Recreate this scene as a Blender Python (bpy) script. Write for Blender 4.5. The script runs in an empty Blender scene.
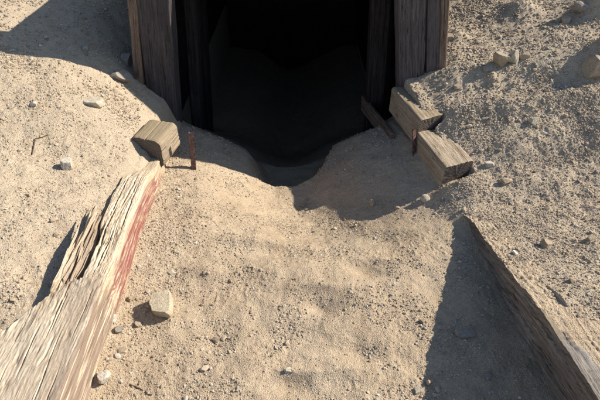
import bpy, math
import numpy as np
from mathutils import Vector

# ------------------------------------------------------------------ camera, light, exposure
sc = bpy.context.scene
col = sc.collection
CAM_H, PITCH, FPX = 1.55, math.radians(40.0), 450.0
cam_data = bpy.data.cameras.new('camera')
cam_data.sensor_width = 36.0
cam_data.lens = 36.0 * FPX / 600.0
cam_data.clip_start = 0.02
cam_data.clip_end = 500.0
cam = bpy.data.objects.new('camera', cam_data)
cam.location = (0, 0, CAM_H)
cam.rotation_euler = (math.pi / 2 - PITCH, 0, 0)
col.objects.link(cam)
sc.camera = cam

SUN_EL, SUN_AZ = math.radians(33.5), math.radians(18.0)       # azimuth measured from +X towards +Y
sdir = Vector((math.cos(SUN_EL) * math.cos(SUN_AZ), math.cos(SUN_EL) * math.sin(SUN_AZ), math.sin(SUN_EL)))
sun_data = bpy.data.lights.new('sun', 'SUN')
sun_data.energy = 4.6
sun_data.angle = math.radians(0.5)
sun_data.color = (1.0, 0.93, 0.82)
sun = bpy.data.objects.new('sun', sun_data)
sun.location = (6, 2, 5)
sun.rotation_euler = sdir.to_track_quat('Z', 'Y').to_euler()
col.objects.link(sun)

world = bpy.data.worlds.new('World')
sc.world = world
world.use_nodes = True
wn = world.node_tree.nodes
sky = wn.new('ShaderNodeTexSky')
sky.sky_type = 'NISHITA'
sky.sun_disc = False
sky.sun_elevation = SUN_EL
sky.sun_rotation = math.pi / 2 - SUN_AZ
sky.altitude = 1200
wn['Background'].inputs['Strength'].default_value = 0.097
world.node_tree.links.new(sky.outputs[0], wn['Background'].inputs['Color'])

sc.view_settings.view_transform = 'Standard'
sc.view_settings.look = 'None'
sc.view_settings.gamma = 1.0
sc.view_settings.use_curve_mapping = False
sc.view_settings.exposure = 0.80

# ------------------------------------------------------------------ noise
def _h(ix, iy, seed):
    n = (ix.astype(np.int64) * 374761393 + iy.astype(np.int64) * 668265263 + seed * 974634777) & 0xffffffff
    n = ((n ^ (n >> 13)) * 1274126177) & 0xffffffff
    n = n ^ (n >> 16)
    return (n & 0xffff).astype(np.float64) / 65535.0

def pn(x, y, seed=0):
    """gradient noise, about -0.7 .. 0.7"""
    x = np.asarray(x, float); y = np.asarray(y, float)
    x0 = np.floor(x); y0 = np.floor(y)
    fx = x - x0; fy = y - y0
    ux = fx * fx * fx * (fx * (fx * 6 - 15) + 10); uy = fy * fy * fy * (fy * (fy * 6 - 15) + 10)
    def g(dx, dy):
        a = _h(x0 + dx, y0 + dy, seed) * 2 * math.pi
        return np.cos(a) * (fx - dx) + np.sin(a) * (fy - dy)
    a = g(0, 0) * (1 - ux) + g(1, 0) * ux
    b = g(0, 1) * (1 - ux) + g(1, 1) * ux
    return a * (1 - uy) + b * uy

def fbm(x, y, octs=4, seed=0, gain=0.5):
    s = 0; a = 1.0; f = 1.0
    for i in range(octs):
        s = s + a * pn(x * f, y * f, seed + i * 17); a *= gain; f *= 2.03
    return s

def ss(a, b, x):
    t = np.clip((np.asarray(x, float) - a) / (b - a), 0, 1)
    return t * t * (3 - 2 * t)

def ga(x, y, cx, cy, sx, sy=None):
    sy = sy or sx
    return np.exp(-((x - cx) / sx) ** 2 - ((y - cy) / sy) ** 2)

# ------------------------------------------------------------------ terrain
LY = np.array([-2, .3, .757, 1.24, 1.55, 2.0, 2.36, 2.7, 6.0])
LX = np.array([-.70, -.715, -.735, -.745, -.775, -.79, -.80, -.82, -.95])
RY = np.array([-2, .3, .757, 1.2, 1.67, 2.0, 2.345, 2.74, 6.0])
RX = np.array([.95, .93, .91, .88, .85, .785, .70, .62, .62])
def XL(y): return np.interp(y, LY, LX)
def XR(y): return np.interp(y, RY, RX)

RTY = np.array([.28, .6, .72, .93, 1.13, 1.37, 1.6, 1.76]); RTZ = np.array([.335, .32, .30, .266, .208, .128, .062, .0])
def bank_left(x, y):
    e = np.interp(y, [-3, .6, 1.0, 1.15, 1.4, 1.6, 2.0, 2.5], [.19, .185, .165, .135, .13, .13, .12, .15])
    d = np.maximum(XL(y) - .10 - .33 * ss(1.12, .95, y) - x, 0)
    z = e + .07 * (1 - np.exp(-d / .12)) * ss(1.7, 2.3, y) + 2.6 * (1 - np.exp(-d * .38 / 2.6)) * (0.55 + .45 * ss(.9, 1.8, y))
    z = z + .17 * np.maximum(y - 1.9, 0) * ss(0, .5, d) + .30 * np.maximum(y - 3.2, 0)
    return z

def bank_right(x, y):
    e = np.interp(y, [-3, .4, .72, .86, 1.0, 1.13, 1.37, 1.6, 1.76, 2.0, 2.2, 2.32, 2.42, 2.74],
                     [.33, .325, .292, .268, .246, .208, .130, .066, .025, .075, .115, .14, .20, .265])
    d = np.maximum(x - XR(y) - .04 - .11 * ss(1.9, 2.0, y), 0)
    z = e + 2.0 * (1 - np.exp(-d * .07 / 2.0))
    z = z + .08 * (1 - np.exp(-d / .16)) * ss(2.45, 2.74, y) + .05 * (1 - np.exp(-d / .12)) * ss(2.0, 2.2, y) * ss(2.6, 2.4, y)
    z = z + .08 * np.maximum(y - 1.6, 0) * ss(0, 1.6, d) + .10 * np.maximum(y - 3.2, 0)
    return z

def path(x, y):
    z = np.zeros_like(x + y)
    # trough that deepens towards the opening
    c = .10 - .205 * ss(1.75, 2.40, y)
    wdt = .50 - .08 * ss(1.8, 2.4, y)
    z = z - .31 * ss(1.28, 2.15, y) * np.exp(-((x - c) / wdt) ** 2)
    z = z - .05 * ss(2.2, 2.9, y) - .50 * ss(2.62, 3.35, y)
    # pit behind the lip
    yy = np.maximum(y - 2.37, 0)
    hw = .08 + .145 * np.sqrt(yy / .1 + 1e-6) * (yy < .1) + (.145 + .13 * np.clip(yy - .1, 0, 1.0) / .7) * (yy >= .1)
    dd = np.minimum(x + .105 + hw, hw - .105 + .075 * np.clip(yy / .25, 0, 1) - x)
    inside = np.minimum(dd, (y - 2.37))
    pitz = np.minimum(z, -.60 + .02 * pn(x * 9, y * 9, 40))
    z = z + (pitz - z) * ss(-.03, .20, inside + .02 * pn(x * 13, y * 13, 41))
    z = z + (.26 * np.exp(-np.maximum(x + .98, 0) / .17) + .26 * np.exp(-np.maximum(.80 - x, 0) / .17)) * ss(2.62, 3.0, y) * ss(3.9, 3.2, y) - .35 * ss(3.2, 4.2, y)
    # sand fillet against the timbers
    z = z + .035 * np.exp(-np.maximum(x - XL(y), 0) / .10) * ss(2.4, 1.2, y)
    z = z + .03 * np.exp(-np.maximum(XR(y) - x, 0) / .08) * ss(1.2, 1.7, y)
    # shallow scuffs and foot marks
    z0_ = z
    z = z - .022 * ga(x, y, .075, 1.16, .075, .05) + .014 * ga(x, y, .10, 1.255, .10, .022)
    z = z - .016 * ga(x, y, -.10, 1.50, .16, .045) + .017 * ga(x, y, -.15, 1.585, .20, .03)
    z = z - .015 * ga(x, y, .30, 1.35, .09, .05) + .012 * ga(x, y, .36, 1.43, .08, .025)
    z = z - .014 * ga(x, y, -.33, .98, .07, .05) + .010 * ga(x, y, .17, .88, .10, .03)
    z = z - .012 * ga(x, y, .22, .95, .08, .04) - .013 * ga(x, y, -.02, .80, .07, .035) + .012 * ga(x, y, .02, .86, .08, .02)
    z = z - .014 * ga(x, y, .45, 1.62, .10, .05) + .013 * ga(x, y, -.42, 1.35, .09, .04)
    z = z0_ + 1.45 * (z - z0_)
    return z

HUMPS = [  # px, py, radius, height on the right bank (they throw the soft shadows)
    (1.90, 2.66, .11, .13), (2.08, 3.20, .13, .12), (1.20, 2.62, .05, .03), (1.10, 3.2, .08, .05), 
    (1.75, 2.2, .10, .05), (1.6, 3.4, .12, .08), (2.1, 2.5, .10, .03), (1.25, 1.3, .12, .02), (1.5, 1.7, .1, .03),
    (1.45, 3.9, .16, .12), (2.0, 3.2, .08, .07)]

def coarse(x, y):
    x = np.asarray(x, float); y = np.asarray(y, float)
    p = path(x, y)
    bl = bank_left(x, y); br = bank_right(x, y)
    tl = ss(.0, .10, XL(y) - x)
    # right edge: between the timber end and the stepped blocks the bank slides down as sand
    soft = .12 * ss(1.62, 1.74, y) * ss(2.0, 1.88, y)
    sh = (.155 - .075 * ss(2.08, 2.2, y) * ss(2.40, 2.34, y) - .115 * ss(2.41, 2.47, y)) * ss(1.93, 2.01, y)
    tr = ss(.0 - soft, .036 + soft, x - XR(y) - sh)
    # tunnel footprint
    tun = (y > 2.78) & (y < 6.6)
    tl = np.where(tun, (x < -1.0).astype(float), tl)
    tr = np.where(tun, (x > .80).astype(float), tr)
    z = p * (1 - tl) * (1 - tr) + bl * tl + br * tr
    for cx, cy, r, h in HUMPS:
        z = z + h * ga(x, y, cx, cy, r)
    # sand heaped on the outer part of the side blocks
    back = ss(6.4, 6.7, y)
    hill = .9 + .32 * (y - 4)
    z = np.where((y > 6.5) & (x > -1.1) & (x < .9), z * (1 - back) + hill * back, z)
    return z

def detail(x, y):
    bank = np.clip(ss(-.02, .15, XL(y) - x) + ss(-.02, .15, x - XR(y)), 0, 1)
    right = ss(.1, .5, x - XR(y))
    z = .016 * pn(x * 2.6, y * 2.6, 3) + .012 * pn(x * 6.2, y * 6.2, 5) * (1.0 + .1 * right)
    z = z + .0075 * pn(x * 15, y * 15, 7) * (.8 + .2 * bank + .3 * right)
    n2 = pn(x * 34, y * 34, 9)
    z = z + .0044 * n2 * (.6 + .2 * bank + .35 * right)
    patch = ss(-.10, .35, pn(x * 4.3, y * 4.3, 21) + .08 * bank + .10 * right)
    clod = np.maximum(pn(x * 58, y * 58, 11) - .12, 0)
    z = z + .0105 * clod * (.25 + .9 * patch)
    z = z + .0026 * pn(x * 95, y * 95, 13) * (.5 + .7 * patch)
    return z

def grow(start, step, end, k=1.06):
    out = []; s = step; v = start
    sg = 1 if end > start else -1
    while (end - v) * sg > 0:
        s *= k; v = v + sg * s; out.append(v)
    return out
xs = np.array(sorted(grow(-1.55, .0045, -60) + list(np.arange(-1.55, 1.75, .0045)) + grow(1.75, .0045, 60)))
ys = np.array(sorted(grow(.45, .0045, -60) + list(np.arange(.45, 2.55, .0045)) + list(np.arange(2.55, 3.7, .009)) + grow(3.7, .009, 60)))
GX, GY = np.meshgrid(xs, ys)
GZ = coarse(GX, GY) + detail(GX, GY)

def height(x, y):
    x = np.asarray(x, float); y = np.asarray(y, float)
    i = np.clip(np.searchsorted(xs, x) - 1, 0, len(xs) - 2); j = np.clip(np.searchsorted(ys, y) - 1, 0, len(ys) - 2)
    fx = (x - xs[i]) / (xs[i + 1] - xs[i]); fy = (y - ys[j]) / (ys[j + 1] - ys[j])
    return (GZ[j, i] * (1 - fx) + GZ[j, i + 1] * fx) * (1 - fy) + (GZ[j + 1, i] * (1 - fx) + GZ[j + 1, i + 1] * fx) * fy

CP, SP = math.cos(PITCH), math.sin(PITCH)
def ray(px, py):
    u, v = px - 300, 200 - py
    return np.array([u, FPX * CP + v * SP, v * CP - FPX * SP]) / FPX
def ground_at(px, py):
    """the point of the ground seen at this place of the photograph"""
    d = ray(px, py); t = np.arange(.8, 9, .004)
    P = np.array([0, 0, CAM_H])[None] + t[:, None] * d[None]
    below = P[:, 2] < height(P[:, 0], P[:, 1])
    k = int(np.argmax(below)) if below.any() else len(t) - 1
    return P[k]

# ------------------------------------------------------------------ mesh helpers
def mesh_from(name, V, F, mat, parent=None, uv=None, smooth=True, attrs=None, link=True):
    """F: (n,3) or (n,4) array"""
    V = np.asarray(V, np.float32); F = np.asarray(F, np.int32)
    me = bpy.data.meshes.new(name)
    n, k = F.shape
    me.vertices.add(len(V)); me.vertices.foreach_set('co', V.ravel())
    me.loops.add(n * k); me.loops.foreach_set('vertex_index', F.ravel())
    me.polygons.add(n)
    me.polygons.foreach_set('loop_start', np.arange(0, n * k, k, dtype=np.int32))
    me.polygons.foreach_set('loop_total', np.full(n, k, np.int32))
    me.polygons.foreach_set('use_smooth', np.full(n, smooth, bool))
    me.update(calc_edges=True)
    if uv is not None:
        l = me.uv_layers.new(name='UVMap'); l.data.foreach_set('uv', np.asarray(uv, np.float32)[F.ravel()].ravel())
    for an, av in (attrs or {}).items():
        a = me.attributes.new(an, 'FLOAT', 'POINT'); a.data.foreach_set('value', np.asarray(av, np.float32))
    me.materials.append(mat)
    o = bpy.data.objects.new(name, me)
    if link: col.objects.link(o)
    if parent is not None:
        o.parent = parent
        o.matrix_parent_inverse = parent.matrix_world.inverted() if False else o.matrix_parent_inverse
    return o

def grid_faces(nr, nc, closed=False):
    r = np.arange(nr - 1)[:, None]; c = np.arange(nc if closed else nc - 1)[None]
    c2 = (c + 1) % nc
    return np.stack([r * nc + c, r * nc + c2, (r + 1) * nc + c2, (r + 1) * nc + c], -1).reshape(-1, 4)

def tag(o, label=None, cat=None, group=None, kind=None):
    if label: o['label'] = label
    if cat: o['category'] = cat
    if group: o['group'] = group
    if kind: o['kind'] = kind
    return o

def empty(name, loc):
    o = bpy.data.objects.new(name, None); o.empty_display_size = .1
    o.location = loc; col.objects.link(o)
    return o

# ------------------------------------------------------------------ materials
def new_mat(name, rough=.9):
    m = bpy.data.materials.new(name); m.use_nodes = True
    nt = m.node_tree; b = nt.nodes['Principled BSDF']
    b.inputs['Roughness'].default_value = rough
    b.inputs['Specular IOR Level'].default_value = .15
    return m, nt, b
def N(nt, t, **kw):
    n = nt.nodes.new(t)
    for k, v in kw.items():
        if k in n.inputs: n.inputs[k].default_value = v
        else: setattr(n, k, v)
    return n
def noise(nt, vec, scale, det=4, rough=.6):
    n = N(nt, 'ShaderNodeTexNoise', Scale=scale, Detail=det, Roughness=rough)
    if vec is not None: nt.links.new(vec, n.inputs['Vector'])
    return n
def ramp(nt, fac, stops):
    r = nt.nodes.new('ShaderNodeValToRGB'); e = r.color_ramp.elements
    while len(e) > 1: e.remove(e[0])
    e[0].position = stops[0][0]; e[0].color = (*stops[0][1], 1)
    for p, c in stops[1:]:
        q = e.new(p); q.color = (*c, 1)
    nt.links.new(fac, r.inputs[0])
    return r
def mix(nt, fac, a, b, typ='MIX'):
    m = nt.nodes.new('ShaderNodeMix'); m.data_type = 'RGBA'; m.blend_type = typ
    for sock, v in ((m.inputs[0], fac), (m.inputs[6], a), (m.inputs[7], b)):
        if hasattr(v, 'node'): nt.links.new(v, sock)
        elif isinstance(v, tuple): sock.default_value = (*v, 1)
        else: sock.default_value = v
    return m.outputs[2]
def bump(nt, b, h, strength, dist):
    bp = N(nt, 'ShaderNodeBump', Strength=strength, Distance=dist)
    nt.links.new(h, bp.inputs['Height']); nt.links.new(bp.outputs[0], b.inputs['Normal'])

def sand_material():
    m, nt, b = new_mat('sand', .95)
    tc = N(nt, 'ShaderNodeTexCoord'); v = tc.outputs['Object']
    big = noise(nt, v, 1.7, 4); mid = noise(nt, v, 14, 4); fine = noise(nt, v, 170, 3, .7); tiny = noise(nt, v, 420, 2, .7)
    c = ramp(nt, big.outputs[0], [(.3, (.375, .285, .19)), (.5, (.405, .315, .215)), (.7, (.425, .34, .24))]).outputs[0]
    bank = N(nt, 'ShaderNodeAttribute', attribute_name='bank')
    c = mix(nt, bank.outputs['Fac'], c, mix(nt, big.outputs[0], (.42, .335, .235), (.405, .33, .24)))
    c = mix(nt, .55, c, ramp(nt, mid.outputs[0], [(.3, (.42, .40, .38)), (.5, (.5, .5, .5)), (.7, (.56, .56, .55))]).outputs[0], 'OVERLAY')
    c = mix(nt, .8, c, ramp(nt, fine.outputs[0], [(.28, (.20, .19, .19)), (.42, (.46, .46, .46)), (.55, (.52, .52, .52)), (.72, (.80, .79, .77))]).outputs[0], 'OVERLAY')
    c = mix(nt, .6, c, ramp(nt, tiny.outputs[0], [(.3, (.3, .3, .3)), (.5, (.5, .5, .5)), (.7, (.7, .7, .7))]).outputs[0], 'OVERLAY')
    nt.links.new(c, b.inputs['Base Color'])
    vor = N(nt, 'ShaderNodeTexVoronoi', Scale=230.0); nt.links.new(v, vor.inputs['Vector'])
    add = N(nt, 'ShaderNodeMath', operation='ADD'); nt.links.new(fine.outputs[0], add.inputs[0]); nt.links.new(vor.outputs['Distance'], add.inputs[1])
    bump(nt, b, add.outputs[0], .65, .0035)
    return m

def gravel_material():
    m, nt, b = new_mat('gravel', .9)
    geo = N(nt, 'ShaderNodeNewGeometry')
    c = ramp(nt, geo.outputs['Random Per Island'], [(0, (.20, .16, .12)), (.10, (.31, .24, .16)), (.35, (.39, .30, .205)), (.62, (.42, .335, .24)),
                                                    (.84, (.47, .40, .305)), (.93, (.34, .30, .25)), (1, (.60, .54, .44))]).outputs[0]
    tc = N(nt, 'ShaderNodeTexCoord'); f = noise(nt, tc.outputs['Object'], 300, 3)
    c = mix(nt, .6, c, f.outputs['Color'] if False else ramp(nt, f.outputs[0], [(.3, (.35, .35, .35)), (.7, (.62, .62, .62))]).outputs[0], 'OVERLAY')
    nt.links.new(c, b.inputs['Base Color'])
    return m

def rock_material(name, a, c2, dust=.4):
    m, nt, b = new_mat(name, .9)
    tc = N(nt, 'ShaderNodeTexCoord'); v = tc.outputs['Object']
    n1 = noise(nt, v, 38, 5, .65); n2 = noise(nt, v, 240, 3, .7)
    c = ramp(nt, n1.outputs[0], [(.32, a), (.68, c2)]).outputs[0]
    c = mix(nt, .8, c, ramp(nt, n2.outputs[0], [(.3, (.25, .24, .23)), (.5, (.5, .5, .5)), (.72, (.74, .74, .73))]).outputs[0], 'OVERLAY')
    nt.links.new(c, b.inputs['Base Color'])
    bump(nt, b, n2.outputs[0], .7, .004)
    return m

def wood_material(name, dark, mid, light, bstr=.9, soft=1.0, fleck=.6, gs=(2.5, 55), red=False, grey=None):
    """weathered timber; UV.x runs along the grain, UV.y round the section, both in metres"""
    m, nt, b = new_mat(name, .88)
    uv = N(nt, 'ShaderNodeUVMap')
    info = N(nt, 'ShaderNodeObjectInfo')
    off = N(nt, 'ShaderNodeVectorMath', operation='ADD'); nt.links.new(uv.outputs[0], off.inputs[0])
    sc_ = N(nt, 'ShaderNodeVectorMath', operation='SCALE'); nt.links.new(info.outputs['Random'], sc_.inputs[0]); sc_.inputs['Scale'].default_value = 7.0
    cmb = N(nt, 'ShaderNodeCombineXYZ'); r7 = N(nt, 'ShaderNodeMath', operation='MULTIPLY'); r7.inputs[1].default_value = 17.3
    nt.links.new(info.outputs['Random'], r7.inputs[0]); nt.links.new(r7.outputs[0], cmb.inputs[0]); nt.links.new(r7.outputs[0], cmb.inputs[1])
    nt.links.new(cmb.outputs[0], off.inputs[1])
    def stretched(su, sv):
        mp = N(nt, 'ShaderNodeMapping'); mp.inputs['Scale'].default_value = (su, sv, 1); nt.links.new(off.outputs[0], mp.inputs[0]); return mp.outputs[0]
    g1 = noise(nt, stretched(*gs), 1, 5, .65); g2 = noise(nt, stretched(9, 330), 1, 4, .65); g3 = noise(nt, stretched(3, 9), 1, 3)
    g4 = noise(nt, stretched(70, 260), 1, 3, .7)
    c = ramp(nt, g1.outputs[0], [(.30, dark), (.48, mid), (.68, light)]).outputs[0]
    c = mix(nt, .85 * soft, c, ramp(nt, g2.outputs[0], [(.28, (.18, .17, .16)), (.45, (.47, .47, .47)), (.7, (.66, .66, .66))]).outputs[0], 'OVERLAY')
    c = mix(nt, fleck, c, ramp(nt, g4.outputs[0], [(.27, (.08, .07, .06)), (.38, (.42, .42, .42)), (.5, (.5, .5, .5)), (.7, (.68, .68, .68))]).outputs[0], 'OVERLAY')
    g5 = noise(nt, stretched(34, 480), 1, 5, .85)
    c = mix(nt, .8 * soft, c, ramp(nt, g5.outputs[0], [(.30, (.12, .11, .10)), (.44, (.46, .46, .46)), (.58, (.54, .54, .54)), (.72, (.78, .78, .77))]).outputs[0], 'OVERLAY')
    # thin dirt-filled checks along the grain
    ck = noise(nt, stretched(1.7, 62), 1, 2, .5); ck2 = noise(nt, stretched(4.5, 150), 1, 2, .5); cm = noise(nt, stretched(6, 24), 1, 2)
    def lines(nz, w):
        return ramp(nt, nz.outputs[0], [(.5 - w, (1, 1, 1)), (.5 - w * .25, (.22, .19, .17)), (.5 + w * .25, (.22, .19, .17)), (.5 + w, (1, 1, 1))]).outputs[0]
    fm = ramp(nt, cm.outputs[0], [(.42, (0, 0, 0)), (.58, (.9, .9, .9))]).outputs[0]
    if grey:
        c = mix(nt, ramp(nt, g3.outputs[0], [(.38, (0, 0, 0)), (.62, (1, 1, 1))]).outputs[0], c, mix(nt, .7, c, grey))
    c = mix(nt, fm, c, mix(nt, 1.0, c, lines(ck, .022), 'MULTIPLY'))
    c = mix(nt, .55, c, mix(nt, 1.0, c, lines(ck2, .03), 'MULTIPLY'))
    if red:
        a = N(nt, 'ShaderNodeAttribute', attribute_name='paint')
        n5 = noise(nt, stretched(7, 80), 1, 4)
        mul = N(nt, 'ShaderNodeMath', operation='MULTIPLY'); nt.links.new(a.outputs['Fac'], mul.inputs[0])
        rr = ramp(nt, n5.outputs[0], [(.3, (.15, .15, .15)), (.55, (1, 1, 1))]); nt.links.new(rr.outputs[0], mul.inputs[1])
        c = mix(nt, mul.outputs[0], c, mix(nt, .86, c, (.18, .034, .03)))
        a2 = N(nt, 'ShaderNodeAttribute', attribute_name='stain')
        c = mix(nt, a2.outputs['Fac'], c, mix(nt, .80, c, (.12, .07, .055)))
        a3 = N(nt, 'ShaderNodeAttribute', attribute_name='sand')
        c = mix(nt, a3.outputs['Fac'], c, (.36, .28, .18))
    nt.links.new(c, b.inputs['Base Color'])
    add = N(nt, 'ShaderNodeMath', operation='ADD'); nt.links.new(g5.outputs[0], add.inputs[0]); nt.links.new(g2.outputs[0], add.inputs[1])
    bump(nt, b, add.outputs[0], bstr, .006)
    return m

def endgrain_material(name, dark, light):
    m, nt, b = new_mat(name, .92)
    tc = N(nt, 'ShaderNodeUVMap')
    ln = N(nt, 'ShaderNodeVectorMath', operation='LENGTH')
    nz = noise(nt, tc.outputs[0], 22, 4); 
    ad = N(nt, 'ShaderNodeVectorMath', operation='ADD'); sc2 = N(nt, 'ShaderNodeVectorMath', operation='SCALE'); sc2.inputs['Scale'].default_value = .03
    nt.links.new(nz.outputs['Color'], sc2.inputs[0]); nt.links.new(tc.outputs[0], ad.inputs[0]); nt.links.new(sc2.outputs[0], ad.inputs[1])
    nt.links.new(ad.outputs[0], ln.inputs[0])
    rg = N(nt, 'ShaderNodeMath', operation='MULTIPLY'); rg.inputs[1].default_value = 420; nt.links.new(ln.outputs['Value'], rg.inputs[0])
    sn = N(nt, 'ShaderNodeMath', operation='SINE'); nt.links.new(rg.outputs[0], sn.inputs[0])
    mr = N(nt, 'ShaderNodeMapRange'); mr.inputs['From Min'].default_value = -1; nt.links.new(sn.outputs[0], mr.inputs['Value'])
    f = noise(nt, tc.outputs[0], 160, 4, .7)
    c = mix(nt, mr.outputs[0], dark, light)
    c = mix(nt, .7, c, ramp(nt, f.outputs[0], [(.3, (.25, .25, .25)), (.7, (.7, .7, .7))]).outputs[0], 'OVERLAY')
    nt.links.new(c, b.inputs['Base Color'])
    bump(nt, b, f.outputs[0], .8, .004)
    return m

def rust_material():
    m, nt, b = new_mat('rust', .8)
    tc = N(nt, 'ShaderNodeTexCoord'); n1 = noise(nt, tc.outputs['Object'], 60, 5, .7)
    c = ramp(nt, n1.outputs[0], [(.3, (.05, .03, .026)), (.5, (.135, .075, .062)), (.72, (.33, .23, .20))]).outputs[0]
    nt.links.new(c, b.inputs['Base Color']); b.inputs['Metallic'].default_value = .15
    bump(nt, b, n1.outputs[0], .6, .002)
    return m

M = {
    'sand': sand_material(), 'gravel': gravel_material(),
    'pale_rock': rock_material('pale_rock', (.40, .34, .25), (.60, .53, .41)),
    'path_rock': rock_material('path_rock', (.37, .30, .205), (.53, .445, .32)),
    'white_rock': rock_material('white_rock', (.42, .365, .285), (.58, .52, .425)),
    'tan_rock': rock_material('tan_rock', (.30, .235, .16), (.44, .355, .25)),
    'grey_rock': rock_material('grey_rock', (.235, .20, .16), (.37, .32, .26)),
    'log': wood_material('bleached_log', (.50, .38, .25), (.575, .455, .31), (.63, .52, .375), red=True, bstr=.35, soft=.85, fleck=.9, gs=(3, 110), grey=(.61, .51, .385)),
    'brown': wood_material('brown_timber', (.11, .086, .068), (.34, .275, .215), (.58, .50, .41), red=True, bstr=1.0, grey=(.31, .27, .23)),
    'block': wood_material('pale_block', (.37, .28, .185), (.47, .37, .26), (.55, .455, .335), red=True),
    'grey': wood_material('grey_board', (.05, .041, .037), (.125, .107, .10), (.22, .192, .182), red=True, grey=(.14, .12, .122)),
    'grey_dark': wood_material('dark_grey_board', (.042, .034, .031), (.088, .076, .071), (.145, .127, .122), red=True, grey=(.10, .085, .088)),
    'strip': wood_material('brown_strip', (.12, .08, .055), (.24, .17, .125), (.34, .26, .20), red=True),
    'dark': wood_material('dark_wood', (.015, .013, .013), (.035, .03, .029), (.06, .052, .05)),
    'end': endgrain_material('end_grain', (.115, .09, .072), (.18, .145, .115)),
    'end_dark': endgrain_material('end_grain_dark', (.10, .08, .07), (.17, .14, .12)),
    'rust': rust_material(),
    'twig': rock_material('twig_bark', (.05, .035, .025), (.12, .085, .06)),
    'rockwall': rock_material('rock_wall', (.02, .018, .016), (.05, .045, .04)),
}

# ------------------------------------------------------------------ ground
bank_attr = np.clip(ss(-.04, .12, XL(GY) - GX) + ss(-.04, .12, GX - XR(GY)), 0, 1).ravel()
V = np.stack([GX.ravel(), GY.ravel(), GZ.ravel()], 1)
ground = mesh_from('ground', V, grid_faces(len(ys), len(xs)), M['sand'], attrs={'bank': bank_attr})
tag(ground, 'sandy trench floor and sloping gravelly banks', None, None, 'structure')

# earth lying over the tunnel roof, further back than the photograph shows
ex, ey = np.meshgrid(np.linspace(-1.35, 1.15, 90), np.linspace(3.9, 7.4, 110))
edge = np.minimum(np.minimum(ex + 1.35, 1.15 - ex) / .3, 1).clip(0, 1)
ez = np.maximum(1.22 + .33 * (ey - 4.0), 0) * edge + (1 - edge) * (coarse(ex, ey) - .05) + .03 * pn(ex * 4, ey * 4, 4) + .01 * pn(ex * 18, ey * 18, 5)
ez = np.where(ey < 3.95, 1.16, ez)
hillo = mesh_from('hill', np.stack([ex.ravel(), ey.ravel(), ez.ravel()], 1), grid_faces(110, 90), M['sand'], attrs={'bank': np.ones(ex.size)})
tag(hillo, 'earth covering the tunnel roof', None, None, 'structure')

# ------------------------------------------------------------------ loose gravel (uncountable)
def ico(sub):
    t = (1 + 5 ** .5) / 2
    v = [(-1, t, 0), (1, t, 0), (-1, -t, 0), (1, -t, 0), (0, -1, t), (0, 1, t), (0, -1, -t), (0, 1, -t), (t, 0, -1), (t, 0, 1), (-t, 0, -1), (-t, 0, 1)]
    f = [(0, 11, 5), (0, 5, 1), (0, 1, 7), (0, 7, 10), (0, 10, 11), (1, 5, 9), (5, 11, 4), (11, 10, 2), (10, 7, 6), (7, 1, 8),
         (3, 9, 4), (3, 4, 2), (3, 2, 6), (3, 6, 8), (3, 8, 9), (4, 9, 5), (2, 4, 11), (6, 2, 10), (8, 6, 7), (9, 8, 1)]
    v = [Vector(p).normalized() for p in v]
    for _ in range(sub):
        cache = {}; nf = []
        def midp(a, b):
            k = (min(a, b), max(a, b))
            if k not in cache:
                v.append(((v[a] + v[b]) / 2).normalized()); cache[k] = len(v) - 1
            return cache[k]
        for a, b_, c in f:
            ab, bc, ca = midp(a, b_), midp(b_, c), midp(c, a)
            nf += [(a, ab, ca), (b_, bc, ab), (c, ca, bc), (ab, bc, ca)]
        f = nf
    return np.array([tuple(p) for p in v]), np.array(f)

rng = np.random.default_rng(11)
IV, IF = ico(0)
def scatter(n, smin, smax, alpha, region, seed, dens=None):
    r = np.random.default_rng(seed)
    x = r.uniform(region[0], region[1], n); y = r.uniform(region[2], region[3], n)
    keep = np.ones(n, bool) if dens is None else r.random(n) < dens(x, y)
    x, y = x[keep], y[keep]; n = len(x)
    u = r.random(n); s = (smin ** -alpha + u * (smax ** -alpha - smin ** -alpha)) ** (-1 / alpha)
    return x, y, s
def not_timber(x, y):
    """keep stones out of the log, the timbers and the blocks"""
    d = XL(y) - x
    on_log = (d > -.005) & (d < np.where(y < 1.12, np.where(y < .95, .46, .30), .15)) & (y < 2.75)
    e = x - XR(y)
    on_r = (e > -.12) & (e < .045) & (y < .98)
    on_b = (e > -.015) & (e < np.where((y > 2.1) & (y < 2.36), .10, np.where(y > 2.44, .05, .17))) & (y > 1.98) & (y < 2.8)
    tun = (y > 2.76) & (x > -1.12) & (x < .92)
    return ~(on_log | on_r | on_b | tun)
def dens_fn(x, y):
    bank = np.clip((XL(y) - x > 0).astype(float) * .75 + (x - XR(y) > 0) * 1.0, 0, 1)
    patch = ss(-.10, .30, pn(x * 4.1, y * 4.1, 31) + .6 * pn(x * 11, y * 11, 32))
    edge = np.exp(-np.abs(x - XL(y) - .08) / .1) * .5
    return np.clip((.03 + .28 * patch) + (.22 + .20 * (x > XR(y))) * bank * (.5 + .5 * patch) + .7 * edge, 0, 1) * not_timber(x, y)
sets = [scatter(330000, .0018, .0065, 2.6, (-1.7, 1.9, .5, 2.5), 1, dens_fn),
        scatter(170000, .0030, .010, 2.0, (-2.6, 3.4, 2.3, 4.6), 2, dens_fn),
        scatter(6000, .006, .015, 2.4, (-2.4, 3.0, .5, 4.4), 3, dens_fn)]
X = np.concatenate([s[0] for s in sets]); Y = np.concatenate([s[1] for s in sets]); S = np.concatenate([s[2] for s in sets])
n = len(X)
Z = height(X, Y)
_e = X - XR(Y); _t = np.interp(Y, RTY, RTZ)
_lean = np.interp(Y, [.28, 1.3, 1.75], [.062, .060, .02]) * _t / .24
Z = np.where((Y < 1.75) & (_e > -.004 - _lean) & (_e < .05), np.maximum(Z, _t - .001), Z)
rad = 1 + rng.uniform(-.38, .34, (n, 12, 1))
P = IV[None] * rad
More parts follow.
